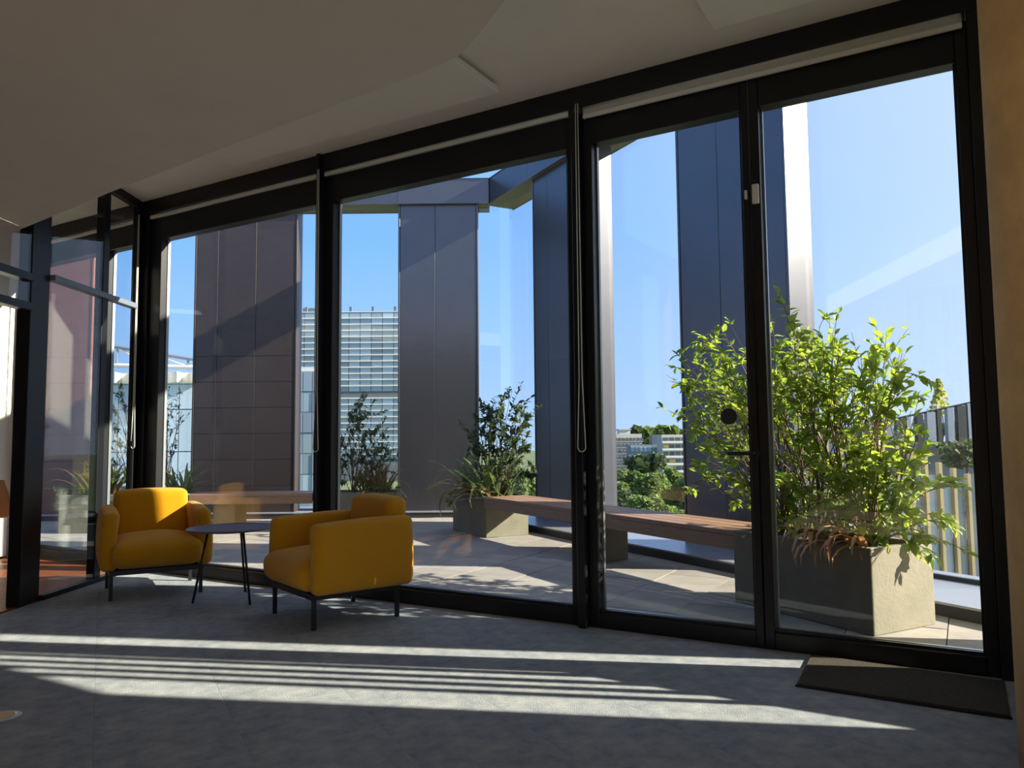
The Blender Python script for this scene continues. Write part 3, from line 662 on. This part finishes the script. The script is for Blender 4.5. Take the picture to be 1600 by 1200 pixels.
blades('arching bronze strap leaf plant at the left end of the long planter', L2(-5.35,10.05,.42), 40, .44, .74, MT['leaf_bronze'], 17, .019, .9, (.22,.12), RZ2)
blades('green strap leaf plant at the right end of the long planter', L2(-4.42,10.1,.42), 40, .38, .66, MT['leaf_strap'], 19, .017, .7, (.16,.12), RZ2, MT['leaf_bronze'], 10)

# ------------------------------------------------------------------ the city beyond (edge-two frame: x right, y away)
GZ = -19.0
gr = struct('ground', 'park and streets far below'); MB().box(-900, 900, -40, 1500, GZ-1, GZ).build('park_ground', MT['ground'], gr, loc=(0,0,0), rotz=RZ2)
def far(name, label, cat, x, y, z=GZ, group=None): return thing(name, label, cat, tuple(L2(x, y, z)), RZ2, group)

# office tower
D = 400.; tw = far('office_tower', 'pale glass office tower with white ledges on every floor', 'building', 0, D); TX0, TX1 = at2(440,600,D).x, at2(650,600,D).x; ztop = at2(540,487,D).z-GZ
z_gap1, z_gap0 = at2(540,614,D).z-GZ, at2(540,627,D).z-GZ
box('tower_body', MT['towerdark'], tw, TX0, TX1, 0, 22, 0, ztop-.4)
box('roof_parapet', MT['towerwhite'], tw, TX0-.3, TX1+.3, -.6, 22, ztop-.4, ztop)
fh_ = 3.24; NC = 12; cw = (TX1-TX0)/NC
pane = MB().box(.18, cw-.18, -.35, .05, 0, fh_-.75).mesh('window_pane', MT['towerglass']); led = MB().box(.12, cw-.12, -1.1, .05, 0, .55).mesh('ledge', MT['towerwhite'])
z = ztop-fh_; row = 0
while z > 8 and row < 26:
    if not (z_gap0-1.2 < z < z_gap1-1.2):
        for c in range(NC):
            link('window_pane', pane, tw, (TX0+c*cw, 0, z+.1))
            if row > 0: link('ledge', led, tw, (TX0+c*cw+(.25 if row % 2 else 0), 0, z+fh_-.6))
    z -= fh_; row += 1
for c in range(0, NC, 2): box('roof_hook', MT['towerdark'], tw, TX0+c*cw, TX0+c*cw+1.3, 0, 1.5, ztop, ztop+2.6)
box('roof_plant_room', MT['towerdark'], tw, at2(470,480,D).x, at2(496,480,D).x, 4, 12, ztop, ztop+2.8)

# blue grey panel building left of the tower
D = 90.; pb = far('panel_building', 'blue grey panel clad building in front of the office tower', 'building', 0, D); x0, x1 = at2(430,600,D).x, at2(503,600,D).x; zt = at2(480,580,D).z-GZ
box('wall', MT['greybuild'], pb, x0, x1, 0, 3, 0, zt)
ph_ = (at2(480,580,D).z-at2(480,612,D).z)
for r_ in range(6):
    for c in range(5):
        a = x0+c*(x1-x0)/5; wn = (r_*3+c*2) % 4 == 1 or (r_ > 2 and c % 2)
        box('window_pane' if wn else 'cladding_panel', MT['towerglass' if wn else 'greybuild'], pb, a+.05, a+(x1-x0)/5-.05, -.12 if not wn else -.05, 0, zt-(r_+1)*ph_+.06, zt-r_*ph_-.06)
box('roof_rail', MT['towerwhite'], pb, x0, x1, .1, .3, zt, zt+.5)

# pale glass hall with a roof truss at the left
D = 55.; gh = far('glass_hall', 'pale glass hall with an exposed white roof truss', 'building', 0, D); x0, x1 = at2(60,600,D).x, at2(312,600,D).x
zt = at2(250,584,D).z-GZ; zs = at2(250,600,D).z-GZ
box('hall_body', MT['greybuild'], gh, x0, x1, .25, 14, 0, zs-.2)
NCp = 8; cw = (x1-x0)/NCp; zr = [0, at2(250,760,D).z-GZ, at2(250,706,D).z-GZ, at2(250,640,D).z-GZ, zs]
for c in range(NCp):
    for r_ in range(1, 4): box('glass_panel', MT['glassbuild'], gh, x0+c*cw+.04, x0+(c+1)*cw-.04, 0, .2, zr[r_]+.04, zr[r_+1]-.04)
    box('glass_panel', MT['window'], gh, x0+c*cw+.04, x0+(c+1)*cw-.04, .05, .2, zr[1]-4, zr[1]-.04)
box('cornice', MT['creamsteel'], gh, x0, x1, -.7, .2, zs, zt)
for c in range(0, NCp+1):
    MB().prism([(0,0),(.9,0),(.9,-.9)], 0, zt-zs).build('cornice_bracket', MT['creamsteel'], gh, loc=(x0+c*cw-.4, -.7, zs))
zr1, zr2 = at2(160,545,D).z-GZ, at2(290,566,D).z-GZ; xa, xb = at2(60,540,D).x, at2(312,566,D).x
tr_ = MB(); sl = (zr2-zr1)/(at2(290,566,D).x-at2(160,545,D).x); zl = lambda x: zr1+sl*(x-at2(160,545,D).x)
MB().tube([(xa,1,zl(xa)+.35),(xb,1,zl(xb)+.35)], .16, n=6).build('truss_top_chord', MT['bluesteel'], gh)
MB().tube([(xa,1,zt+.9),(xb,1,zt+.5)], .17, n=6).build('truss_bottom_chord', MT['creamsteel'], gh)
x = xa; k = 0
while x < xb-1:
    MB().tube([(x,1,zt+.6),(x,1,zl(x)+.3)], .09, n=5).build('truss_post', MT['bluesteel'], gh)
    MB().tube([(x,1,zl(x)+.3),(x+2.6,1,zt+.6)], .10, n=5).build('truss_diagonal', MT['creamsteel'], gh)
    x += 2.6; k += 1
box('roof_deck', MT['greybuild'], gh, x0, x1, 1.5, 14, zt-.2, zt)

# beige blocks beyond the park
D = 380.; bb = far('beige_office_block', 'beige office block with a grid of small windows', 'building', 0, D); x0, x1 = at2(935,690,D).x, at2(1003,690,D).x; zt = at2(980,678,D).z-GZ
box('wall', MT['beige'], bb, x0, x1, 0, 16, 0, zt); wpn = MB().box(0, 1.15, -.2, .05, 0, 1.7).mesh('window_pane', MT['window']); px2m = D/F_PX
fr_ = MB().box(-.2, 1.35, -.3, 0, -.3, 0).mesh('window_sill', MT['beige'])
for r_ in range(9):
    for c in range(12):
        w = link('window_pane', wpn, bb, (x0+.6+c*1.85, 0, zt-3.6-r_*3.0)); link('window_sill', fr_, w)
D = 364.; gb = far('glass_office', 'low blue glass office between the beige blocks', 'building', 0, D); x0, x1 = at2(985,690,D).x, at2(1045,690,D).x; zt = at2(1010,695,D).z-GZ
box('wall', MT['greybuild'], gb, x0, x1, 0, 12, 0, zt); 
for r_ in range(6):
    for c in range(9): box('window_pane', MT['towerglass'], gb, x0+.2+c*(x1-x0)/9, x0-.2+(c+1)*(x1-x0)/9, -.2, 0, zt-3.2-r_*3.5, zt-.9-r_*3.5)
box('roof_box', MT['towerdark'], gb, at2(1020,680,D).x, at2(1036,680,D).x, 2, 9, zt, at2(1020,679,D).z-GZ)
D = 350.; fl = far('apartment_block', 'white apartment block with balconies and yellow blinds', 'building', 0, D); x0, x1 = at2(1034,690,D).x, at2(1085,690,D).x; zt = at2(1050,679,D).z-GZ
box('wall', MT['beige'], fl, x0, x1, 0, 12, 0, zt)
for r_ in range(7):
    zb = zt-3.3*(r_+1)-.6
    box('balcony_slab', MT['towerwhite'], fl, x0, x1, -1.6, 0, zb, zb+.25); box('balcony_front', MT['towerwhite'], fl, x0, x1, -1.6, -1.5, zb+.25, zb+1.0)
    for c in range(5):
        a = x0+.6+c*(x1-x0-1)/5
        if (c+r_*2) % 5 == 2 and r_ % 2: box('sun_blind', MT['yellowblind'], fl, a, a+(x1-x0)/5-.7, -.5, -.3, zb+1.2, zb+2.6)
        box('window_pane', MT['window'], fl, a, a+(x1-x0)/5-.7, -.15, 0, zb+.6, zb+2.6)
D = 420.; hz = far('distant_house', 'distant pale rooftop house behind the trees', 'building', 0, D)
x0, x1 = at2(968,680,D).x, at2(985,680,D).x; zt = at2(975,672,D).z-GZ; box('wall', MT['towerwhite'], hz, x0, x1, 0, 10, 0, zt); MB().prism([(x0-.5,-.5),(x1+.5,-.5),(x1+.5,10.5),(x0-.5,10.5)], zt, zt+.6).build('roof', MT['beige'], hz)

# trees
QV = [(-.5,-.5,0),(.5,-.4,.1),(.45,.5,0),(-.4,.45,.12)]
def tree(label, px, pt, pb, D, wpx, m, seed, n=900, q=.55, group='trees in the park', name='broadleaf_tree', conical=False):
    r = random.Random(seed); top = at2(px, pt, D); bot = at2(px, pb, D); cx = top.x; hw = wpx*D/F_PX/2; h = top.z-bot.z
    zb = GZ if D > 40 else bot.z-1
    t = far(name, label, 'tree', cx, D, zb, group)
    MB().tube([(0,0,0),(.1,0,(bot.z-zb)*.6),(0,0,top.z-zb-h*.25)], max(.02,hw*.07), max(.01,hw*.025), 7).build('trunk', MT['bark'], t)
    cl = [(0,0,0,.7)] if conical else [(r.uniform(-.6,.6), r.uniform(-.6,.6), r.uniform(-.55,.5), r.uniform(.35,.55)) for _ in range(11)]
    mb = MB()
    for k in range(n):
        if conical:
            f = r.random(); rr = (1-f)**.8*hw*r.uniform(.3,1); a = r.uniform(0,6.283); p = Vector((rr*math.cos(a), rr*math.sin(a), f*h+(bot.z-zb)-.05*h*rr/hw))
        else:
            c = cl[r.randrange(len(cl))]; d = Vector((r.gauss(0,1), r.gauss(0,1), r.gauss(0,1))).normalized()*c[3]*r.uniform(.75,1.05)
            p = Vector(((c[0]+d.x)*hw, (c[1]+d.y)*hw, (c[2]+d.z)*h*.52+(bot.z-zb)+h*.52))
        e = Matrix.Rotation(r.uniform(0,6.28),3,'Z')@Matrix.Rotation(r.uniform(-1.1,1.1),3,'X')@Matrix.Rotation(r.uniform(-1.1,1.1),3,'Y'); s = q*r.uniform(.6,1.3)
        mb.add([p+e@(Vector(v)*s) for v in QV], [(0,1,2,3)])
    tag(mb.build('crown', m, t), kind='stuff'); return t
tl = [('round tree top left of the distant trees behind the beige block', 995, 668, 705, 452, 26, 'tree_dark'), ('tall green tree behind the blue glass office', 1012, 664, 705, 434, 34, 'tree'), ('broad tree right of the distant pair on the skyline', 1040, 667, 700, 410, 34, 'tree'),
      ('small tree at the right end of the skyline beside the grey column', 1064, 674, 700, 440, 20, 'tree_dark'),
      ('dark tree in front of the blue glass office', 1012, 706, 752, 300, 58, 'tree_dark'), ('pale willow-like tree in front of the apartment block', 1050, 727, 790, 200, 44, 'tree'),
      ('light green tree at the left of the park behind the bench', 985, 735, 800, 150, 56, 'tree'), ('bushy green tree in the middle of the park', 1020, 740, 812, 140, 60, 'tree'), ('green park tree touching the grey column', 1062, 742, 815, 130, 60, 'tree'),
      ('near park tree crown above the left half of the bench', 965, 760, 840, 106, 70, 'tree_dark'), ('near park tree crown above the middle of the bench', 1010, 772, 850, 95, 60, 'tree'), ('near park tree crown next to the shrub branches', 1050, 785, 860, 90, 62, 'tree'),
      ('park tree seen right of the dark twiggy shrub', 820, 728, 800, 110, 60, 'tree'), ('park tree hidden behind the end planter', 775, 735, 800, 130, 60, 'tree_dark'), ('park tree seen behind the column on the mullion side', 900, 730, 820, 120, 90, 'tree')]
for k, (lb, px, pt, pb, D, w, m) in enumerate(tl): tree(lb, px, pt, pb, D, w, MT[m], 60+k, 1300 if D > 250 else 3600, .0075*D if D > 250 else .0042*D)

# neighbouring wing with gold fins at the right
D = 15.; nw = far('neighbour_wing', 'neighbouring wing with gold vertical fins over dark glazing', 'building', 0, D, -8.0)
xa, xb = at2(1290,800,D).x, at2(1640,800,D).x; tl_ = at2(1405,700,D); tr2 = at2(1535,752,D)
zt = lambda x: (tl_.z+(tr2.z-tl_.z)*(x-tl_.x)/(tr2.x-tl_.x))+8.0
nF = 16; st = (xb-xa)/nF
for k in range(nF):
    x = xa+k*st
    box('gold_fin', MT['gold'], nw, x, x+.06, -.13, 0, 0, zt(x))
    box('window_pane', MT['towerglass'], nw, x+.09, x+st-.02, -.02, .03, 0, zt(x)-.35)
    box('spandrel', MT['greybuild'], nw, x+.07, x+st, -.06, -.02, 4.95, 5.25)
box('wing_body', MT['towerdark'], nw, xa, xb, .05, 3.0, 0, zt(xb)-.6)
D = 19.; uw = far('roof_terrace_wing', 'upper roof terrace with dark parapet and glass balustrade', 'building', 0, D, -8.0)
xa, xb = at2(1325,700,D).x, at2(1600,700,D).x; zb0 = at2(1450,705,D).z+8; zb1 = at2(1450,690,D).z+8
box('parapet', MT['kerb'], uw, xa, xb, 0, .5, zb0-.12, zb1); box('wing_body', MT['window'], uw, xa, xb, .6, 6, 0, zb0-.1)
ra, rb = at2(1340,668,D), at2(1525,628,D); zq = lambda x: ra.z+(rb.z-ra.z)*(x-ra.x)/(rb.x-ra.x)+8
nP = 17; st = (xb-xa)/nP
for k in range(nP):
    x = xa+k*st
    box('baluster_post', MT['kerb'] if k % 2 else MT['coping'], uw, x, x+.11+.05*(k % 3), .1, .25, zb1, zq(x)); box('balustrade_pane', MT['screen'], uw, x+.2, x+st, .16, .18, zb1, zq(x)-.03)
MB().tube([(xa,.17,zq(xa)),(xb,.17,zq(xb))], .028, n=6).build('handrail', MT['kerb'], uw)
tree('small yellow green conifer standing on the roof terrace', 1466, 592, 648, 21.8, 40, MT['tree_yellow'], 91, 230, .10, None, 'small_conifer', True)
for k, (px, w, lb) in enumerate(((1500,70,'dark hedge mound on the roof terrace at right'),(1446,40,'dark hedge mound on the roof terrace at left'),(1370,70,'hedge behind the balustrade seen past the shrub'))):
    tree(lb, px, 655, 694, 19.7+k*.9, w, MT['tree_dark'], 95+k, 500, .09, 'roof terrace hedges', 'hedge')
tree('leafy tree between the two neighbouring wings', 1505, 690, 735, 17.2, 90, MT['tree_dark'], 99, 700, .10, None, 'hedge')
